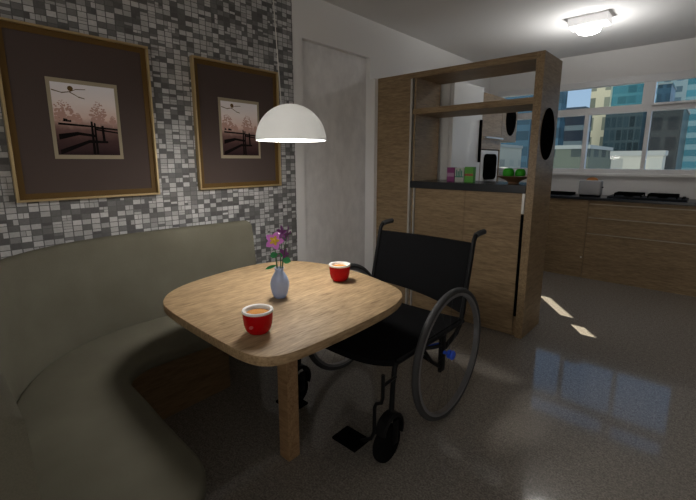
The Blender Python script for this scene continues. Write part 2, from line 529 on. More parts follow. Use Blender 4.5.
picture(.349, 1.016, 1.154, 1.976, 'gold-framed landscape print above the bench corner, fully in view away from the lamp')
picture(1.272, 1.927, 1.165, 1.979, 'framed landscape print partly behind the pendant lamp, beside the white doorway')

# ------------------------------------------------------------------ bench
def arc(cx, cy, rx, ry, a0, a1, n):
    return [(cx+rx*math.cos(math.radians(a0+(a1-a0)*i/n)), cy+ry*math.sin(math.radians(a0+(a1-a0)*i/n))) for i in range(n+1)]
def open_curve(P, sub=4):
    out = []; n = len(P); V = [Vector(p) for p in P]
    for i in range(n-1):
        p0 = V[max(i-1, 0)]; p1 = V[i]; p2 = V[i+1]; p3 = V[min(i+2, n-1)]
        for s_ in range(sub):
            u = s_/sub
            q = .5*((2*p1)+(p2-p0)*u+(2*p0-5*p1+4*p2-p3)*u*u+(3*p1-p0-3*p2+p3)*u**3)
            out.append((q.x, q.y))
    out.append(tuple(V[-1]))
    return out
crease = open_curve([(-2.262, 1.535), (-2.285, 1.30), (-2.303, 1.05), (-2.306, .85), (-2.298, .70), (-2.268, .57), (-2.215, .455), (-2.145, .36), (-2.05, .275), (-1.924, .200), (-1.77, .142), (-1.58, .108), (-1.35, .098), (-1.05, .094), (-.795, .092)])
bench = thing('corner_bench', 'khaki upholstered curved corner bench on a dark wooden plinth, under the pictures', 'bench', (-2.0, .4, 0))
# backrest: a rounded profile swept along the crease line, leaning outward
prof = [(0, .40), (.004, .50), (.020, .66), (.046, .84), (.058, .915), (.066, .936), (.080, .947), (.100, .947), (.114, .938), (.122, .915), (.122, .60), (.122, .02)]
b = BM(); t = bmesh.new(); rings = []
n = len(crease)
for i, p in enumerate(crease):
    a = Vector(crease[max(i-1, 0)]); c = Vector(crease[min(i+1, n-1)])
    d = (c-a).normalized(); nrm = Vector((d.y, -d.x))           # outward: left of the wall run, -y of the wing
    if nrm.dot(Vector((-1.5, .9))-Vector(p)) > 0: nrm = -nrm
    wing = min(1, max(0, (p[0]+2.1)/.35))                          # the wing's back stands almost upright
    rings.append([t.verts.new((p[0]+nrm.x*(q[0]-.054*wing*min(1, q[0]/.066)), p[1]+nrm.y*(q[0]-.054*wing*min(1, q[0]/.066)), q[1])) for q in prof])
# rounded top corner at both ends: extra, lower rings
def endring(i, step, drop):
    p = Vector(crease[i]); j = 1 if i == 0 else -2
    d = (p-Vector(crease[j])).normalized(); base = rings[i if i == 0 else len(crease)-1]
    return [t.verts.new((v.co.x+d.x*step, v.co.y+d.y*step, min(v.co.z, .947-drop))) for v in base]
e0 = [endring(0, s_, d_) for s_, d_ in ((.012, .004), (.022, .012), (.030, .024), (.034, .042))]
e1 = [endring(n-1, s_, d_) for s_, d_ in ((.006, .002), (.012, .006), (.016, .014))]
allr = list(reversed(e0))+rings+e1
for i in range(len(allr)-1):
    for q in range(len(prof)-1):
        t.faces.new((allr[i][q], allr[i][q+1], allr[i+1][q+1], allr[i+1][q]))
t.faces.new(allr[0]); t.faces.new(list(reversed(allr[-1])))
bmesh.ops.recalc_face_normals(t, faces=t.faces)
b._merge(t)
b.build('backrest', M['upholstery'], bench, smooth=True)
# seat cushion
seat_poly = [(p[0], p[1]) for p in crease]+[(-.83, .28)]+arc(-1.10, .27, .235, .235, 10, 85, 8)+[(-1.3, .508), (-1.5, .517)]+arc(-1.66, .69, .165, .17, 275, 180, 8)+[(-1.825, .85), (-1.82, 1.0), (-1.80, 1.3), (-1.79, 1.52)]
b = BM().prism(seat_poly, .395, .450, .018, 4)
b.build('seat', M['upholstery'], bench, smooth=True)
base_poly = [(-2.30, 1.17), (-2.30, .75)]+arc(-1.72, .72, .54, .48, 190, 262, 8)+[(-1.0, .22), (-1.0, .36), (-1.6, .37)]+arc(-1.74, .62, .26, .25, 270, 180, 6)+[(-2.02, 1.17)]
BM().prism(base_poly, 0, .395).build('plinth', M['base_wood'], bench)

# ------------------------------------------------------------------ table
raw = [(-1.62, .672), (-1.745, .705), (-1.855, .80), (-1.925, .96), (-1.968, 1.22), (-1.945, 1.44), (-1.83, 1.585), (-1.60, 1.645), (-1.35, 1.628), (-1.15, 1.575), (-1.055, 1.535),
       (-.997, 1.478), (-.968, 1.415), (-.949, 1.35), (-.934, 1.23), (-.928, 1.065), (-.929, .93), (-.933, .833), (-.943, .765), (-.957, .725), (-.975, .700), (-1.0, .682), (-1.037, .669), (-1.10, .661), (-1.20, .659), (-1.41, .661)]
def closed_curve(P, sub=5):
    out = []; n = len(P)
    for i in range(n):
        p0, p1, p2, p3 = (Vector(P[(i+j) % n]) for j in (-1, 0, 1, 2))
        for s in range(sub):
            u = s/sub
            q = .5*((2*p1)+(p2-p0)*u+(2*p0-5*p1+4*p2-p3)*u*u+(3*p1-p0-3*p2+p3)*u**3)
            out.append((q.x, q.y))
    return out
table = thing('dining_table', 'rounded light oak dining table on a single square leg, between bench and wheelchair', 'table', (-1.42, 1.16, 0))
BM().prism(closed_curve(raw, 4), .705, .740, .003, 2).build('tabletop', M['table_wood'], table, smooth=True)
BM().box(-1.337, -1.271, 1.008, 1.072, 0, .705, .002).build('leg', M['leg_wood'], table)

# ------------------------------------------------------------------ cups
def cup(x, y, label, s=1.0, emblem=False):
    t = thing('cup', label, 'cup', (x, y, .74), 'red tea cups on the table')
    z = .7402
    pr = [(0, 0), (.026, 0), (.036, .004), (.045, .016), (.0505, .036), (.053, .060), (.0535, .079)]
    BM().lathe([(r*s, z+h*s) for r, h in pr], x, y, 0, 40).build('cup_body', M['red'], t, smooth=True)
    pr = [(.0535, .079), (.0555, .081), (.056, .084), (.0545, .088), (.051, .0885), (.046, .087), (.0435, .083), (.042, .070), (.041, .066)]
    BM().lathe([(r*s, z+h*s) for r, h in pr], x, y, 0, 40).build('cup_rim', M['rimwhite'], t, smooth=True)
    BM().lathe([(0, z+.0745*s), (.0425*s, z+.0745*s), (.0425*s, z+.072*s), (0, z+.072*s)], x, y, 0, 32).build('tea', M['coffee'], t)
    if emblem:
        b = BM(); tt = bmesh.new(); pts = []
        ca, cz = math.radians(297), .038
        for j in range(20):
            a = 2*PI*j/20
            ang = ca+.17*math.cos(a); h = cz+.0065*math.sin(a)+.0025*math.cos(a)
            r = .0512+(.053-.0512)*((h-.036)/.024)+.0006
            pts.append(tt.verts.new((x+r*math.cos(ang), y+r*math.sin(ang), z+h)))
        c0 = tt.verts.new((x+.0524*math.cos(ca), y+.0524*math.sin(ca), z+cz))
        for j in range(20): tt.faces.new((c0, pts[j], pts[(j+1) % 20]))
        b._merge(tt); b.build('printed_emblem', M['emblem'], t)
    return t
cup(-1.150, .790, 'red tea cup with white rim nearest the camera, in front of the flower vase', 1.0, True)
cup(-1.368, 1.450, 'red tea cup with white rim on the far side of the table, beside the wheelchair', 1.0)

# ------------------------------------------------------------------ vase and flowers
VX, VY, VZ = -1.390, 1.079, .740
vase = thing('flower_vase', 'small milky blue glass vase of purple flowers, middle of the table', 'vase', (VX, VY, VZ))
pr = [(0, .001), (.024, .001), (.028, .006), (.036, .025), (.042, .05), (.043, .068), (.037, .092), (.026, .112), (.019, .124), (.019, .132), (.023, .140), (.021, .140), (.017, .132), (.017, .124), (.024, .111), (.035, .091), (.041, .068), (.040, .05), (.034, .025), (.026, .008), (0, .006)]
BM().lathe([(r, VZ+h) for r, h in pr], VX, VY, 0, 36).build('vase_body', M['vase'], vase, smooth=True)
RT = Vector((.742, .67, 0)); FW = Vector((-.67, .742, 0)); UP = Vector((0, 0, 1))      # spray axes, facing the room
base = Vector((VX, VY, VZ))
def pt(r, u_, f_=0): return base+RT*r+UP*u_+FW*f_
stems = BM()
for tip, bend in (((-.016, .262, -.008), (-.012, .12)), ((.016, .296, .005), (.004, .14)), ((.040, .290, .0), (.012, .15)), ((.020, .205, .01), (.008, .12)), ((-.012, .19, .0), (-.006, .11)), ((.020, .178, -.01), (.010, .12))):
    p0 = pt(0, .012); p1 = pt(bend[0], bend[1]); p2 = pt(*tip)
    stems.tube([p0*(1-u)**2+p1*2*u*(1-u)+p2*u*u for u in [i/8 for i in range(9)]], .0019, 6)
stems.build('stems', M['stem'], vase)
def petal(b, c, out, nrm, L, W, mi=0):
    out = out.normalized(); nrm = nrm.normalized(); side = out.cross(nrm).normalized()
    P = []
    prof_ = [(0, .12), (.25, .75), (.5, 1.), (.75, .8), (1., .0)]
    vs, fs = [], []
    for (s, wv) in prof_:
        for q in (-1, 0, 1):
            vs.append(c+out*L*s+side*W*.5*wv*q+nrm*(L*.25*s*s*-1+(.0 if q else -.12*W)))
    for i in range(4):
        for q in range(2):
            fs.append((i*3+q, i*3+q+1, (i+1)*3+q+1, (i+1)*3+q))
    b.faces([tuple(v) for v in vs], fs, mi)
def bloom(c, nrm, L, W, npet, m1, m2, name, start=0.3, core=.0):
    b = BM()
    nrm = nrm.normalized(); a0 = nrm.orthogonal().normalized(); a1 = nrm.cross(a0)
    for j in range(npet):
        a = start+2*PI*j/npet
        o_ = a0*math.cos(a)+a1*math.sin(a)
        petal(b, c, o_+nrm*.25, nrm, L, W, 0)
    if m2:
        for j in range(npet):
            a = start+2*PI*j/npet
            o_ = a0*math.cos(a)+a1*math.sin(a)
            petal(b, c+nrm*.004, o_+nrm*.3, nrm, L*.55, W*.45, 1)
        b.ball(tuple(c+nrm*.006), .0055, (1, 1, 1), 8, 6, 1)
    return b.build(name, [m1, m2] if m2 else m1, vase, smooth=True)
cam_dir = (Vector((0, 0, 1.35))-base).normalized()
bloom(pt(-.016, .264, -.012), cam_dir*1.0+UP*.1, .045, .030, 5, M['magenta'], M['yellow'], 'lily_bloom', .35)
bloom(pt(-.006, .290, .03), UP+cam_dir*.5, .020, .010, 5, M['lilac'], None, 'lily_bud', .1)
bloom(pt(.016, .298, .005), RT*.8+UP*.3-FW*.5, .036, .018, 5, M['violet'], None, 'violet_bloom', .6)
bloom(pt(.042, .294, .0), RT+UP*-.1-FW*.3, .040, .013, 4, M['violet'], None, 'violet_bloom', .9)
bloom(pt(.022, .206, .0), RT*.4-FW*.8+UP*.2, .026, .016, 5, M['violet'], None, 'violet_bloom', .2)
lv = BM()
for (c, o_, L, W) in ((pt(-.004, .205, -.008), RT*-.8+UP*-.15-FW*.3, .036, .030), (pt(.018, .180, -.012), RT*.9+UP*-.05-FW*.4, .042, .032), (pt(-.012, .150, .0), RT*-1+UP*-.25, .055, .016), (pt(.008, .19, -.006), RT*.15+UP*.5-FW*.4, .030, .022)):
    petal(lv, c, o_, UP*.5-FW*.8, L, W)
lv.build('leaves', M['leaf'], vase, smooth=True)

# ------------------------------------------------------------------ pendant lamp
LX, LY, LZ, LR = -1.574, 1.322, 1.4486, .1735
lamp = thing('pendant_lamp', 'white dome pendant lamp hanging on a thin cord over the table', 'lamp', (LX, LY, LZ))
pr = [(LR*math.cos(a), LZ+LR*1.01*math.sin(a)) for a in [math.radians(d) for d in range(0, 91, 5)]]
pr_in = [((LR-.005)*math.cos(a), LZ+(LR*1.01-.005)*math.sin(a)) for a in [math.radians(d) for d in range(90, -1, -5)]]
BM().lathe(pr+pr_in+[pr[0]], LX, LY, 0, 56).build('shade', M['shade'], lamp, smooth=True)
CXo, CYo = LX-.045, LY-.020
CTx, CTy = CXo-.038, CYo-.030
BM().tube([(CTx, CTy, ZC-.02), ((CTx+CXo)/2, (CTy+CYo)/2, (ZC+LZ+.15)/2), (CXo, CYo, LZ+.166)], .0024, 8).build('cord', M['alu'], lamp)
BM().lathe([(0, LZ+.150), (.006, LZ+.151), (.006, LZ+.182), (.003, LZ+.188), (0, LZ+.188)], CXo, CYo, 0, 14).build('cord_grip', M['steel'], lamp)
BM().lathe([(0, ZC-.028), (.04, ZC-.026), (.048, ZC-.012), (.05, ZC)], CTx, CTy, 0, 24).build('ceiling_rose', M['white'], lamp, smooth=True)
BM().ball((LX, LY, LZ+.075), .026).build('bulb', M['bulb'], lamp, smooth=True)
BM().lathe([(.014, LZ+.092), (.016, LZ+.168), (0, LZ+.168)], LX, LY, 0, 16).build('socket', M['white'], lamp)

# ------------------------------------------------------------------ ceiling light (kitchen)
cl = thing('ceiling_light', 'square white ceiling light glowing above the kitchen', 'lamp', (-.975, 4.285, ZC))
BM().box(-1.13, -.82, 4.19, 4.38, ZC-.072, ZC, .006).build('housing', M['lampbox'], cl)
BM().lathe([(.08, ZC-.072), (.092, ZC-.085), (.095, ZC-.105), (.085, ZC-.122), (.05, ZC-.135), (0, ZC-.139)], -.975, 4.285, 0, 32).build('diffuser', M['lampglow'], cl, smooth=True)

# ------------------------------------------------------------------ wooden divider
DX0, DX1, DY0, DY1, DZ = -2.365, -.937, 3.027, 3.440, 2.085
div = thing('room_divider', 'tall open oak room divider with a dark bar top, behind the wheelchair', 'divider', (-1.65, 3.23, 0))
BM().box(DX0, -2.008, DY0, DY1, 0, DZ-.045, .002).build('closed_panel', wx, div)
BM().box(DX0, DX1-.055, DY0-.0, DY1, DZ-.045, DZ, .001).build('top_board', wx, div)
sp_ = BM().box(DX1-.055, DX1, DY0, DY1, 0, DZ, .001).build('side_panel', wy, div)
BM().box(-1.986, DX1-.055, DY0, DY1, 1.742, 1.788, .001).build('shelf', wx, div)
BM().box(-1.972, -1.955, DY0+.004, DY1, 1.175, DZ-.045).build('inner_side', wy, div)
BM().box(-1.986, DX1-.056, DY0-.012, DY1+.03, 1.115, 1.174, .003).build('bar_top', M['granite'], div)
BM().box(-1.938, -1.468, DY0+.010, DY0+.03, .02, 1.115).build('front_panel', wx, div)
BM().box(-1.465, -1.018, DY0+.010, DY0+.03, .02, 1.115).build('front_panel', wx, div)
BM().box(-2.008, DX1-.055, DY0+.03, DY1, 0, 1.115).build('carcass', wx, div)
BM().box(-2.008, -1.988, DY0-.004, DY0+.03, 0, DZ-.047).build('metal_strip', M['alu'], div)
BM().box(-1.955, -1.942, DY0+.0, DY0+.03, .02, 1.113).build('metal_strip', M['alu'], div)
BM().box(-1.014, -.996, DY0-.002, DY0+.03, .965, 1.113).build('metal_strip', M['alu'], div)
BM().box(-1.012, -.994, DY0-.001, DY0+.03, .17, .955).build('recessed_pull', M['black'], div)
b = BM()
b.lathe([(0, 0), (1, 0), (1, .004), (0, .004)], 0, 0, 0, 48, 'x')
bmesh.ops.scale(b.b, vec=(1, .155, .186), verts=b.b.verts)
bmesh.ops.translate(b.b, vec=(DX1, 3.224, 1.542), verts=b.b.verts)
b.build('oval_inlay', M['black'], sp_)

# cartons and bowl on the bar top
BZ = 1.1742
def carton(x0, x1, y0, y1, h, label, m1, m2, band):
    t = thing('carton', label, 'carton', ((x0+x1)/2, (y0+y1)/2, BZ), 'small cartons on the divider bar top')
    BM().box(x0, x1, y0, y1, BZ, BZ+h, .002).build('box_body', m1, t)
    BM().box(x0+.002, x1-.002, y0-.0012, y0, BZ+band[0]*h, BZ+band[1]*h).build('printed_band', m2, t)
    return t
carton(-1.708, -1.640, 3.17, 3.22, .120, 'purple carton with a lilac band, leftmost on the dark bar top', M['purple'], M['lilac'], (.36, .62))
c_ = carton(-1.634, -1.552, 3.17, 3.22, .118, 'pale carton with teal print, between the purple and green cartons', M['paper'], M['teal'], (.32, .40))
b = BM()
for i, hh in enumerate((.075, .06, .082, .068)):
    b.box(-1.622+i*.015, -1.612+i*.015, 3.1690, 3.17, BZ+.042, BZ+.035+hh*.9)
b.build('printed_marks', M['teal'], c_)
carton(-1.546, -1.468, 3.17, 3.22, .126, 'bright green carton with a rust band, nearest the fruit bowl', M['lime'], M['rust'], (.40, .56))
bx, by = -1.165, 3.25
bowl = tag(BM().lathe([(0, BZ), (.040, BZ), (.042, BZ+.010), (.062, BZ+.024), (.110, BZ+.046), (.136, BZ+.058), (.131, BZ+.060), (.106, BZ+.050), (.060, BZ+.030), (0, BZ+.022)], bx, by, 0, 36).build('fruit_bowl', M['bowl'], loc=None, smooth=True), 'shallow brown wooden bowl holding green apples on the bar top', 'bowl')
def apple(x, y, z, r, label):
    t = thing('apple', label, 'apple', (x, y, z), 'green apples in the wooden bowl')
    prf = [(0, .82), (.12, .86), (.35, .97), (.65, .9), (.92, .5), (1., .1), (.93, -.4), (.7, -.8), (.4, -.97), (.15, -.92), (0, -.88)]
    BM().lathe([(q*r, z+h*r) for q, h in prf], x, y, 0, 24).build('apple_flesh', M['green'], t, smooth=True)
    BM().tube([(x, y, z+r*.8), (x+.003, y, z+r*1.12)], .0018, 6).build('apple_stalk', M['bowl'], t)
apple(-1.205, 3.235, BZ+.078, .044, 'green apple at the left of the wooden bowl')
apple(-1.122, 3.262, BZ+.076, .040, 'green apple at the right of the wooden bowl')

# ------------------------------------------------------------------ wheelchair
HX = -1.29; WR = .352; WY = 1.812
XRt, XLt = -.912, -1.668
wc = thing('wheelchair', 'empty black folding wheelchair pulled up to the far side of the table', 'wheelchair', (HX, 1.8, 0))
SXR, SXL = -.958, -1.622        # seat and back edges
# seat
def slab(top_pts_fn, nu, nv, th):
    """closed slab from a function (u,v)->Vector, thickened by vector th"""
    t = bmesh.new()
    A = [[t.verts.new(top_pts_fn(i/nu, j/nv)) for j in range(nv+1)] for i in range(nu+1)]
    B = [[t.verts.new(top_pts_fn(i/nu, j/nv)+th) for j in range(nv+1)] for i in range(nu+1)]
    for i in range(nu):
        for j in range(nv):
            t.faces.new((A[i][j], A[i+1][j], A[i+1][j+1], A[i][j+1]))
            t.faces.new((B[i][j], B[i][j+1], B[i+1][j+1], B[i+1][j]))
    for i in range(nu):
        t.faces.new((A[i][0], B[i][0], B[i+1][0], A[i+1][0])); t.faces.new((A[i][nv], A[i+1][nv], B[i+1][nv], B[i][nv]))
    for j in range(nv):
        t.faces.new((A[0][j], A[0][j+1], B[0][j+1], B[0][j])); t.faces.new((A[nu][j], B[nu][j], B[nu][j+1], A[nu][j+1]))
    bmesh.ops.recalc_face_normals(t, faces=t.faces)
    return t
def seat_fn(u, v):
    x = SXL+(SXR-SXL)*u; bow = 4*u*(1-u)
    y0 = 1.365-.068*(1-(2*u-1)**4); y = y0+(2.03-y0)*v
    return Vector((x, y, .470-.022*bow*(.5+.5*math.sin(PI*v))))
b = BM(); b._merge(slab(seat_fn, 20, 12, Vector((0, 0, -.028)))); b.build('seat', M['fabric_black'], wc, smooth=True)
def back_fn(u, v):
    x = SXL+(SXR-SXL)*u; bow = 4*u*(1-u)
    z0 = .483+.080*(1-u)+.008*bow; z1 = .888-.004*bow
    z = z0+(z1-z0)*v
    return Vector((x, 2.045+.075*v+.045*bow, z))
b = BM(); b._merge(slab(back_fn, 20, 8, Vector((0, .018, 0)))); b.build('backrest', M['fabric_black'], wc, smooth=True)
def side(sg):
    sx_ = SXR if sg > 0 else SXL
    wxp = XRt if sg > 0 else XLt
    # back post with grip
    post = BM().tube([(sx_, 2.02, .46), (sx_, 2.04, .54), (sx_, 2.115, .86), (sx_, 2.125, .905), (sx_, 2.14, .925), (sx_, 2.17, .936)], .013, 10).build('back_post', M['tube_black'], wc, smooth=True)
    BM().tube([(sx_, 2.150, .932), (sx_, 2.19, .938), (sx_, 2.245, .940), (sx_, 2.255, .940)], .0165, 12).build('push_grip', M['tyre'], post, smooth=True)
    # side frame: seat rail, axle post, braces
    f_ = BM()
    f_.tube([(sx_, 1.385, .452), (sx_, 2.035, .452)], .014, 10)
    f_.tube([(sx_, 2.02, .46), (sx_, 1.965, .40), (sx_, 1.84, .36)], .013, 8)
    f_.box(sx_-.010, sx_+.010, 1.785, 1.835, .235, .462, .006)
    f_.tube([(sx_, 1.60, .450), (sx_, 1.70, .335), (sx_, 1.80, .262)], .010, 8)
    f_.tube([(sx_, 1.56, .455), (sx_, 1.72, .405), (sx_, 1.81, .385)], .010, 8)
    f_.build('side_frame', M['tube_black'], wc, smooth=True)
    BM().tube([(sx_-.012*sg, 1.62, .432), (sx_-.012*sg, 1.79, .395)], .0075, 8).build('blue_link', M['blue'], wc)
    # large wheel
    wh = BM().tube([(wxp, WY+(WR-.016)*math.cos(a), WR+(WR-.016)*math.sin(a)) for a in [2*PI*i/72 for i in range(72)]], .0165, 10, True).build('wheel', M['tyre'], wc, smooth=True)
    r_ = BM()
    t = bmesh.new(); rings = []
    for i in range(72):
        a = 2*PI*i/72
        rings.append([t.verts.new((wxp+dx, WY+r*math.cos(a), WR+r*math.sin(a))) for dx, r in ((-.013, .328), (.013, .328), (.013, .310), (-.013, .310))])
    for i in range(72):
        for q in range(4):
            t.faces.new((rings[i][q], rings[i][(q+1) % 4], rings[(i+1) % 72][(q+1) % 4], rings[(i+1) % 72][q]))
    bmesh.ops.recalc_face_normals(t, faces=t.faces)
    r_._merge(t); r_.build('rim', M['rim'], wh, smooth=True)
    s_ = BM()
    for i in range(16):
        a = 2*PI*i/16
        s_.tube([(wxp+(.010 if i % 2 else -.010), WY+.014*math.cos(a+.5), WR+.014*math.sin(a+.5)), (wxp, WY+.318*math.cos(a), WR+.318*math.sin(a))], .0006, 4)
    s_.build('spokes', M['tyre'], wh)
    kb = BM()
    kb.tube([(sx_, WY, WR-.006), (wxp+.004*sg, WY, WR-.006)], .0095, 10)
    kb.lathe([(0, 0), (.020, 0), (.023, .004), (.023, .014), (.016, .018), (0, .018)], wxp+(-.012 if sg > 0 else -.006), WY, WR-.006, 16, 'x')
    kb.lathe([(0, 0), (.022, 0), (.026, .005), (.022, .011), (0, .011)], wxp+(.010 if sg > 0 else -.021), WY, WR-.006, 16, 'x')
    kb.build('hub_knob', M['blue'], wc, smooth=True)
    # caster: stem, fork, wheel
    cx_ = -.950 if sg > 0 else -1.585
    fk = BM()
    fk.tube([(sx_, 1.385, .450), (sx_+(cx_-sx_)*.3, 1.372, .435), (cx_, 1.352, .36), (cx_, 1.345, .235)], .0125, 10)
    fk.build('caster_stem', M['tube_black'], wc, smooth=True)
    fk = BM(); t = bmesh.new(); rr = []
    for i in range(13):                                                             # rounded fork hood over the wheel
        a = math.radians(-30+i*17.0)
        rr.append([t.verts.new((cx_+dx, 1.335+r*math.cos(a), .150+r*math.sin(a))) for dx, r in ((-.028, .075), (-.022, .082), (.022, .082), (.028, .075), (.028, .066), (-.028, .066))])
    for i in range(12):
        for q in range(6):
            t.faces.new((rr[i][q], rr[i][(q+1) % 6], rr[i+1][(q+1) % 6], rr[i+1][q]))
    t.faces.new(rr[0]); t.faces.new(list(reversed(rr[-1])))
    bmesh.ops.recalc_face_normals(t, faces=t.faces); fk._merge(t)
    for sd in (-1, 1):
        fk.box(cx_+sd*.028-.003, cx_+sd*.028+.003, 1.325, 1.362, .085, .20, .002)
    fk.build('caster_fork', M['tube_black'], wc, smooth=True)
    BM().lathe([(.0, -.018), (.04, -.020), (.070, -.021), (.082, -.017), (.086, -.008), (.086, .008), (.082, .017), (.070, .021), (.04, .020), (0, .018)], cx_-.004, 1.318, .0865, 36, 'x').build('caster_wheel', M['fabric_black'], wc, smooth=True)
    # footrest hanger and plate
    q = -1 if sg > 0 else 1
    hx = -.938 if sg > 0 else -1.645
    h_ = BM()
    h_.tube([(hx, 1.262, .452), (hx, 1.262, .345), (hx+q*.006, 1.261, .318), (hx+q*.030, 1.258, .306), (hx+q*.039, 1.257, .285), (hx+q*.039, 1.255, .165), (hx+q*.05, 1.25, .130), (hx+q*.10, 1.238, .098)], .0085, 8)
    h_.tube([(hx, 1.262, .40), (hx+q*.004, 1.362, .40)], .0075, 8)
    h_.build('footrest_hanger', M['tube_black'], wc, smooth=True)
    BM().box(min(hx+q*.075, hx+q*.215), max(hx+q*.075, hx+q*.215), 1.165, 1.272, .092, .104, .003).build('footplate', M['black'], wc)
for sg in (1, -1):
    side(sg)
cb = BM()
cb.tube([(SXL, 1.80, .42), (SXR, 1.80, .26)], .010, 8); cb.tube([(SXL, 1.82, .26), (SXR, 1.82, .42)], .010, 8)
cb.build('cross_brace', M['tube_black'], wc, smooth=True)

# ------------------------------------------------------------------ kitchen
KY = 5.20
door_u = thing('base_cabinet', 'oak floor cabinet with a plain door, under the toaster', 'cabinet', (-1.45, 5.42, 0), 'oak floor cabinets under the window')
BM().box(-1.90, -1.003, KY+.02, YB-.005, 0, .912).build('carcass', wx, door_u)
d_ = BM().box(-1.90, -1.005, KY, KY+.02, .0, .908, .001).build('door', wx, door_u)
BM().ball((-1.025, KY-.008, .244), .009, (1, 1, 1), 12, 8).build('knob', M['rimwhite'], d_, smooth=True)
dr_u = thing('drawer_cabinet', 'wide oak drawer cabinet with long metal pulls, under the hob', 'cabinet', (-.3, 5.42, 0), 'oak floor cabinets under the window')
BM().box(-1.001, .10, KY+.02, YB-.005, 0, .912).build('carcass', wx, dr_u)
for (z0, z1) in ((.880, .908), (.724, .876), (.540, .720), (0., .536)):
    if z1-z0 < .05:
        BM().box(-1.0, .10, KY+.004, KY+.02, z0, z1).build('top_rail', wx, dr_u)
    else:
        dd = BM().box(-1.0, .10, KY, KY+.02, z0, z1, .001).build('drawer', wx, dr_u)
        BM().box(-.992, .08, KY-.012, KY+.001, z1-.011, z1-.003, .001).build('long_pull', M['pull'], dd)
u3 = thing('base_cabinet', 'oak floor cabinet beyond the drawers, right of the hob', 'cabinet', (.7, 5.42, 0), 'oak floor cabinets under the window')
BM().box(.104, 1.3, KY+.02, YB-.005, 0, .912).build('carcass', wx, u3)
BM().box(.106, 1.3, KY, KY+.02, 0, .908, .001).build('door', wx, u3)
tag(BM().box(-1.90, 1.3, KY-.018, YB-.003, .9125, .943, .002).build('kitchen_worktop', M['granite']), 'long dark stone worktop under the kitchen window', 'worktop')
WT = .9432
tag(BM().box(-1.62, -1.245, 5.40, 5.64, WT, WT+.024, .004).build('induction_plate', M['black']), 'flat black glass plate on the worktop left of the toaster', 'hotplate')
to = thing('toaster', 'grey toaster with bread standing in its slot, on the worktop', 'toaster', (-1.03, 5.36, WT))
BM().box(-1.148, -.922, 5.30, 5.42, WT+.018, WT+.185, .016, 4).build('toaster_body', M['grey'], to, smooth=True)
BM().box(-1.135, -.935, 5.31, 5.41, WT, WT+.02, .003).build('toaster_foot', M['black'], to)
BM().box(-.921, -.908, 5.345, 5.375, WT+.10, WT+.115, .003).build('lever', M['black'], to)
tt = bmesh.new()
br = BM()
t = bmesh.new()
out_ = [(-.06, 0), (.06, 0)]+arc(0, .0, .062, .040, 5, 175, 10)
vs = [t.verts.new((-1.025+p[0], 5.345, WT+.18+p[1])) for p in out_]
f_ = t.faces.new(vs); r_ = bmesh.ops.extrude_face_region(t, geom=[f_])
bmesh.ops.translate(t, vec=(0, .022, 0), verts=[g for g in r_['geom'] if isinstance(g, bmesh.types.BMVert)])
bmesh.ops.recalc_face_normals(t, faces=t.faces); br._merge(t)
tag(br.build('bread_slice', M['toast']), 'toasted bread slice sticking out of the grey toaster', 'bread')
hob = thing('gas_hob', 'black gas hob with pan supports on the worktop', 'hob', (-.5, 5.42, WT))
BM().box(-.845, -.155, 5.24, 5.60, WT, WT+.020, .004).build('hob_plate', M['tube_black'], hob)
for gx in (-.66, -.36):
    g_ = BM()
    z = WT+.046
    for yy in (5.28, 5.42, 5.56): g_.box(gx-.125, gx+.125, yy-.009, yy+.009, z-.010, z+.012)
    for xx in (-.12, 0, .12): g_.box(gx+xx-.006, gx+xx+.006, 5.28, 5.56, z, z+.012)
    for xx in (-.12, .12):
        for yy in (5.28, 5.56): g_.box(gx+xx-.006, gx+xx+.006, yy-.006, yy+.006, WT+.016, z)
    g_.build('pan_support', M['black'], hob)
    for yy in (5.35, 5.49):
        BM().lathe([(0, WT+.018), (.045, WT+.018), (.045, WT+.034), (.03, WT+.042), (0, WT+.042)], gx, yy, 0, 20).build('burner', M['tube_black'], hob)
for i in range(4):
    BM().lathe([(0, WT+.018), (.015, WT+.018), (.013, WT+.036), (0, WT+.036)], -.19, 5.30+i*.07, 0, 14).build('hob_knob', M['tube_black'], hob)

# fridge
fr = thing('fridge', 'tall white fridge behind the divider opening', 'fridge', (-2.15, 3.82, 0))
BM().box(-2.445, -1.89, 3.505, 4.14, .02, 2.09, .006).build('fridge_body', M['white'], fr)
BM().box(-1.888, -1.85, 3.505, 4.14, .75, 2.09, .006).build('upper_door', M['white'], fr)
BM().box(-1.888, -1.85, 3.505, 4.14, .03, .742, .006).build('lower_door', M['white'], fr)
h_ = BM(); h_.box(-1.849, -1.822, 4.070, 4.092, 1.335, 1.765, .006)
h_.build('door_handle', M['black'], fr, smooth=True)
# tower and wall cabinet
tw = thing('oven_tower', 'tall oak kitchen tower with a niche for the small oven', 'cabinet', (-2.15, 4.42, 0))
b = BM()
b.box(-2.445, -1.86, 4.155, 4.175, 0, 2.05); b.box(-2.445, -1.86, 4.665, 4.69, 0, 2.05)
b.box(-2.445, -1.86, 4.175, 4.665, 1.475, 2.05); b.box(-2.445, -1.86, 4.175, 4.665, 0, 1.075); b.box(-2.445, -2.42, 4.175, 4.665, 1.075, 1.475)
b.build('tower_body', wy, tw)
b = BM(); b.tube([(-1.83, 4.20, 1.595), (-1.83, 4.66, 1.595)], .012, 10)
b.tube([(-1.86, 4.24, 1.595), (-1.83, 4.24, 1.595)], .007, 8); b.tube([(-1.86, 4.62, 1.595), (-1.83, 4.62, 1.595)], .007, 8)
b.build('tower_handle', M['steel'], tw, smooth=True)
mo = thing('small_oven', 'white countertop oven with a rounded black door, in the oak niche', 'oven', (-2.1, 4.42, 1.0755))
BM().box(-2.38, -1.862, 4.185, 4.655, 1.0755, 1.465, .012).build('oven_body', M['white'], mo)
b = BM().box(-1.861, -1.846, 4.255, 4.575, 1.145, 1.425, .0)
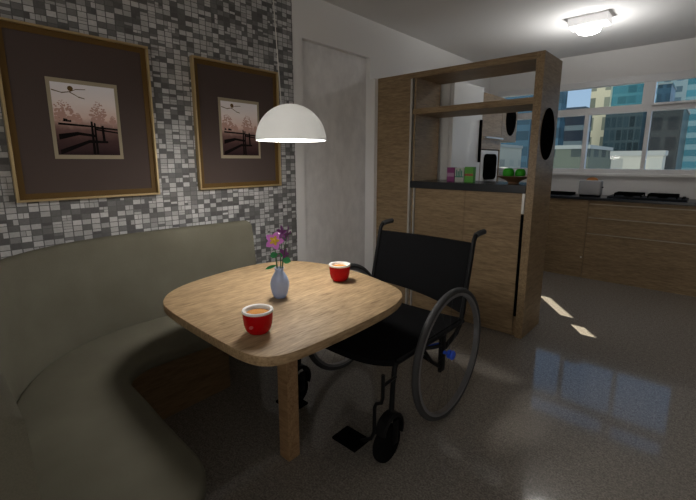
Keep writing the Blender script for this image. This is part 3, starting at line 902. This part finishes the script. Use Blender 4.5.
bm_ = b.b
es = [e for e in bm_.edges if abs(e.verts[0].co.x-e.verts[1].co.x) > .01]
bmesh.ops.bevel(bm_, geom=es, offset=.06, segments=6, affect='EDGES', profile=.5)
b.build('oven_door', M['black'], mo, smooth=True)
wcab = thing('wall_cabinet', 'oak wall cabinet with a black oval inlay, beside the window', 'cabinet', (-2.15, 4.92, 1.58))
BM().box(-2.445, -1.88, 4.694, 5.16, 1.575, 2.05).build('cabinet_body', wy, wcab)
d_ = BM().box(-1.879, -1.86, 4.696, 5.158, 1.577, 2.048, .001).build('door', wy, wcab)
b = BM(); b.lathe([(0, 0), (1, 0), (1, .004), (0, .004)], 0, 0, 0, 40, 'x')
bmesh.ops.scale(b.b, vec=(1, .155, .186), verts=b.b.verts)
bmesh.ops.translate(b.b, vec=(-1.86, 4.955, 1.83), verts=b.b.verts)
b.build('oval_inlay', M['black'], d_)

# ------------------------------------------------------------------ the city outside
def ratio(px):                     # bearing (x per y) of a street-side edge as seen from the flat
    return -.2734+(px-555)*.00205-(px-555)**2*.0000022
def rise(py):
    return (158.6-py)*.00224-max(0, 120-py)*.00012
GZ = -45.0
def tower(name, a0, a1, top, D, depth, m, label, cat='building', roof=None, group=None):
    x0, x1 = a0*D, a1*D
    z = 1.35+top*D
    if x1 < 0: x1 = a1*(D+depth)
    x1 = max(x1, x0+1.0)
    t = thing(name, label, cat, ((x0+x1)/2, D, GZ), group)
    BM().box(x0, x1, D, D+depth, GZ, z).build('facade', m, t)
    rm = roof or M['bldroof']
    BM().box(x0-.15, x1+.15, D-.15, D+depth+.15, z, z+.5).build('parapet', rm, t)
    return t
M['bldroof'] = mat('roof_concrete', (.30, .36, .38), .8)
M['slate'] = mat('slate_roof', (.05, .09, .14), .7)
F = {
 'beige': facade('beige_facade', (.62, .62, .48), (.20, .23, .19), 3.6, 5.4, .42, .66, .7, .3),
 'teal': facade('teal_curtain_wall', (.06, .22, .30), (.035, .155, .225), 2.4, 3.0, .94, .72, .25, .25),
 'teal2': facade('pale_teal_curtain_wall', (.16, .32, .40), (.05, .21, .30), 6.0, 2.6, 1.0, .55, .25, .2),
 'dark': facade('dark_curtain_wall', (.06, .10, .12), (.030, .060, .078), 1.3, 3.2, .80, .80, .5, .35),
 'darkband': facade('banded_dark_facade', (.17, .25, .30), (.035, .055, .085), 30., 3.6, 1.0, .68, .3, .2),
 'pale': facade('pale_blue_facade', (.30, .42, .48), (.13, .22, .29), 3.4, 3.6, .52, .52, .6, .25),
 'navy': facade('navy_facade', (.05, .12, .19), (.03, .075, .12), 4., 3.6, .8, .6, .3, .3),
 'green': facade('grey_green_podium', (.13, .165, .145), (.05, .07, .075), 5.2, 4.6, .62, .62, .7, .4),
 'white': facade('white_block', (.40, .45, .43), (.30, .35, .35), 4.5, 4.0, .5, .3, .7, .2),
 'slatew': facade('charcoal_facade', (.035, .05, .058), (.016, .026, .034), 2.2, 3.4, .66, .66, .3, .4),
}
R_ = ratio
tower('office_tower', R_(540), R_(563.5), rise(60), 95, 4, F['navy'], 'narrow blue tower edge at the left end of the window')
tower('low_block', R_(562), R_(590), rise(109), 108, 8, F['darkband'], 'dark banded block below the open sky', roof=M['slate'])
tower('apartment_tower', R_(586.5), R_(607), rise(70), 135, 2.5, F['beige'], 'tall beige tower with dark windows, beside the open sky')
tower('office_tower', R_(606), R_(648), rise(55), 150, 25, F['teal'], 'broad teal glass tower filling the upper window')
tower('office_tower', R_(603), R_(646), rise(111.5), 124, 14, F['dark'], 'dark green glass tower in the middle of the lower window')
tower('apartment_tower', R_(649), R_(684), rise(58), 180, 20, F['pale'], 'pale blue tower with a grid of square windows')
tower('office_tower', R_(650), R_(667.5), rise(93), 140, 14, F['navy'], 'small navy block in front of the pale blue tower')
tower('office_tower', R_(678), R_(735), rise(50), 120, 25, F['teal2'], 'teal banded tower at the right end of the window')
tower('office_tower', R_(646), R_(684), rise(113), 90, 18, F['slatew'], 'charcoal tower in the lower right pane')
tower('podium', R_(540), R_(613), rise(147), 62, 16, F['green'], 'low grey green block along the bottom of the window')
tower('white_block', R_(613.5), R_(667), rise(154), 52, 3, F['white'], 'low white block along the bottom of the window')
# the two visible ones between cupboards and divider
tower('white_block', -.52, -.345, .034, 70, 12, F['white'], 'white low block seen through the divider opening')
tower('office_tower', -.405, -.300, .40, 100, 10, F['navy'], 'dark blue gridded tower seen through the divider opening')
tower('office_tower', -26.84/40, -19.0/40, 1.15, 40, 8, F['teal2'], 'tall teal tower added out of view to narrow the sunlight')  # added sun blocker, out of view; leaves only a slit of sun on the floor
tag(BM().box(-260, 160, 20, 420, GZ-1, GZ).build('street_ground', mat('asphalt', (.16, .17, .17), .9)), 'grey ground far below between the towers', 'ground', kind='structure')

# ------------------------------------------------------------------ light
W = bpy.data.worlds.new('sky'); S.world = W; W.use_nodes = True
nt = W.node_tree; nn = nt.nodes; ll = nt.links
bg = nn['Background']
tc = nn.new('ShaderNodeTexCoord'); sp = nn.new('ShaderNodeSeparateXYZ'); ll.new(tc.outputs['Generated'], sp.inputs[0])
cr = nn.new('ShaderNodeValToRGB'); e = cr.color_ramp.elements
e[0].position = 0.; e[0].color = (.42, .58, .74, 1); e[1].position = .6; e[1].color = (.16, .36, .70, 1)
ll.new(sp.outputs['Z'], cr.inputs[0])
mr2 = nn.new('ShaderNodeMapRange'); mr2.inputs[1].default_value = .35; mr2.inputs[2].default_value = -.25
ll.new(sp.outputs['Y'], mr2.inputs[0])
mxw = nn.new('ShaderNodeMix'); mxw.data_type = 'RGBA'; ll.new(mr2.outputs[0], mxw.inputs['Factor']); ll.new(cr.outputs[0], mxw.inputs[6])
mxw.inputs[7].default_value = (.62, .57, .52, 1)
ll.new(mxw.outputs[2], bg.inputs[0])
mr = nn.new('ShaderNodeMapRange'); mr.inputs[1].default_value = .25; mr.inputs[2].default_value = -.7; mr.inputs[3].default_value = .95; mr.inputs[4].default_value = 2.05
ll.new(sp.outputs['Y'], mr.inputs[0]); ll.new(mr.outputs[0], bg.inputs[1])

def light(name, typ, loc, energy, col=(1, 1, 1), **kw):
    l = bpy.data.lights.new(name, typ); l.energy = energy; l.color = col
    for k_, v_ in kw.items(): setattr(l, k_, v_)
    o = bpy.data.objects.new(name, l); COL.objects.link(o); o.location = loc
    return o
sun = light('sun', 'SUN', (-40, 60, 50), 14.0, (1, .90, .72), angle=.0005)
sun.rotation_euler = Vector((-.72, 1.0, .957)).to_track_quat('Z', 'Y').to_euler()
up = light('ceiling_halo_uplight', 'SPOT', (-.975, 4.33, ZC-.34), 14.0, (1, .99, .97), spot_size=math.radians(179), spot_blend=.35, shadow_soft_size=.06)  # extra upward spot added below the ceiling light to brighten the ceiling around it
up.rotation_euler = (PI, 0, 0)
light('pendant_bulb_light', 'POINT', (LX, LY, LZ+.03), 21.0, (1, .97, .92), shadow_soft_size=.115)

# ------------------------------------------------------------------ camera, view
cam = bpy.data.cameras.new('camera'); co = bpy.data.objects.new('camera', cam); COL.objects.link(co)
co.location = (0, 0, 1.35)
co.rotation_euler = (math.radians(90-10.469), 0, math.radians(42.093))
cam.sensor_fit = 'HORIZONTAL'; cam.sensor_width = 36
cam.lens = 399.23/696*36
cam.shift_y = -15.4/696
cam.clip_start = .02; cam.clip_end = 1000
S.camera = co
vs_ = S.view_settings
S.display_settings.display_device = 'sRGB'
vs_.view_transform = 'Standard'; vs_.look = 'None'; vs_.gamma = 1; vs_.use_curve_mapping = False
vs_.exposure = 0.0
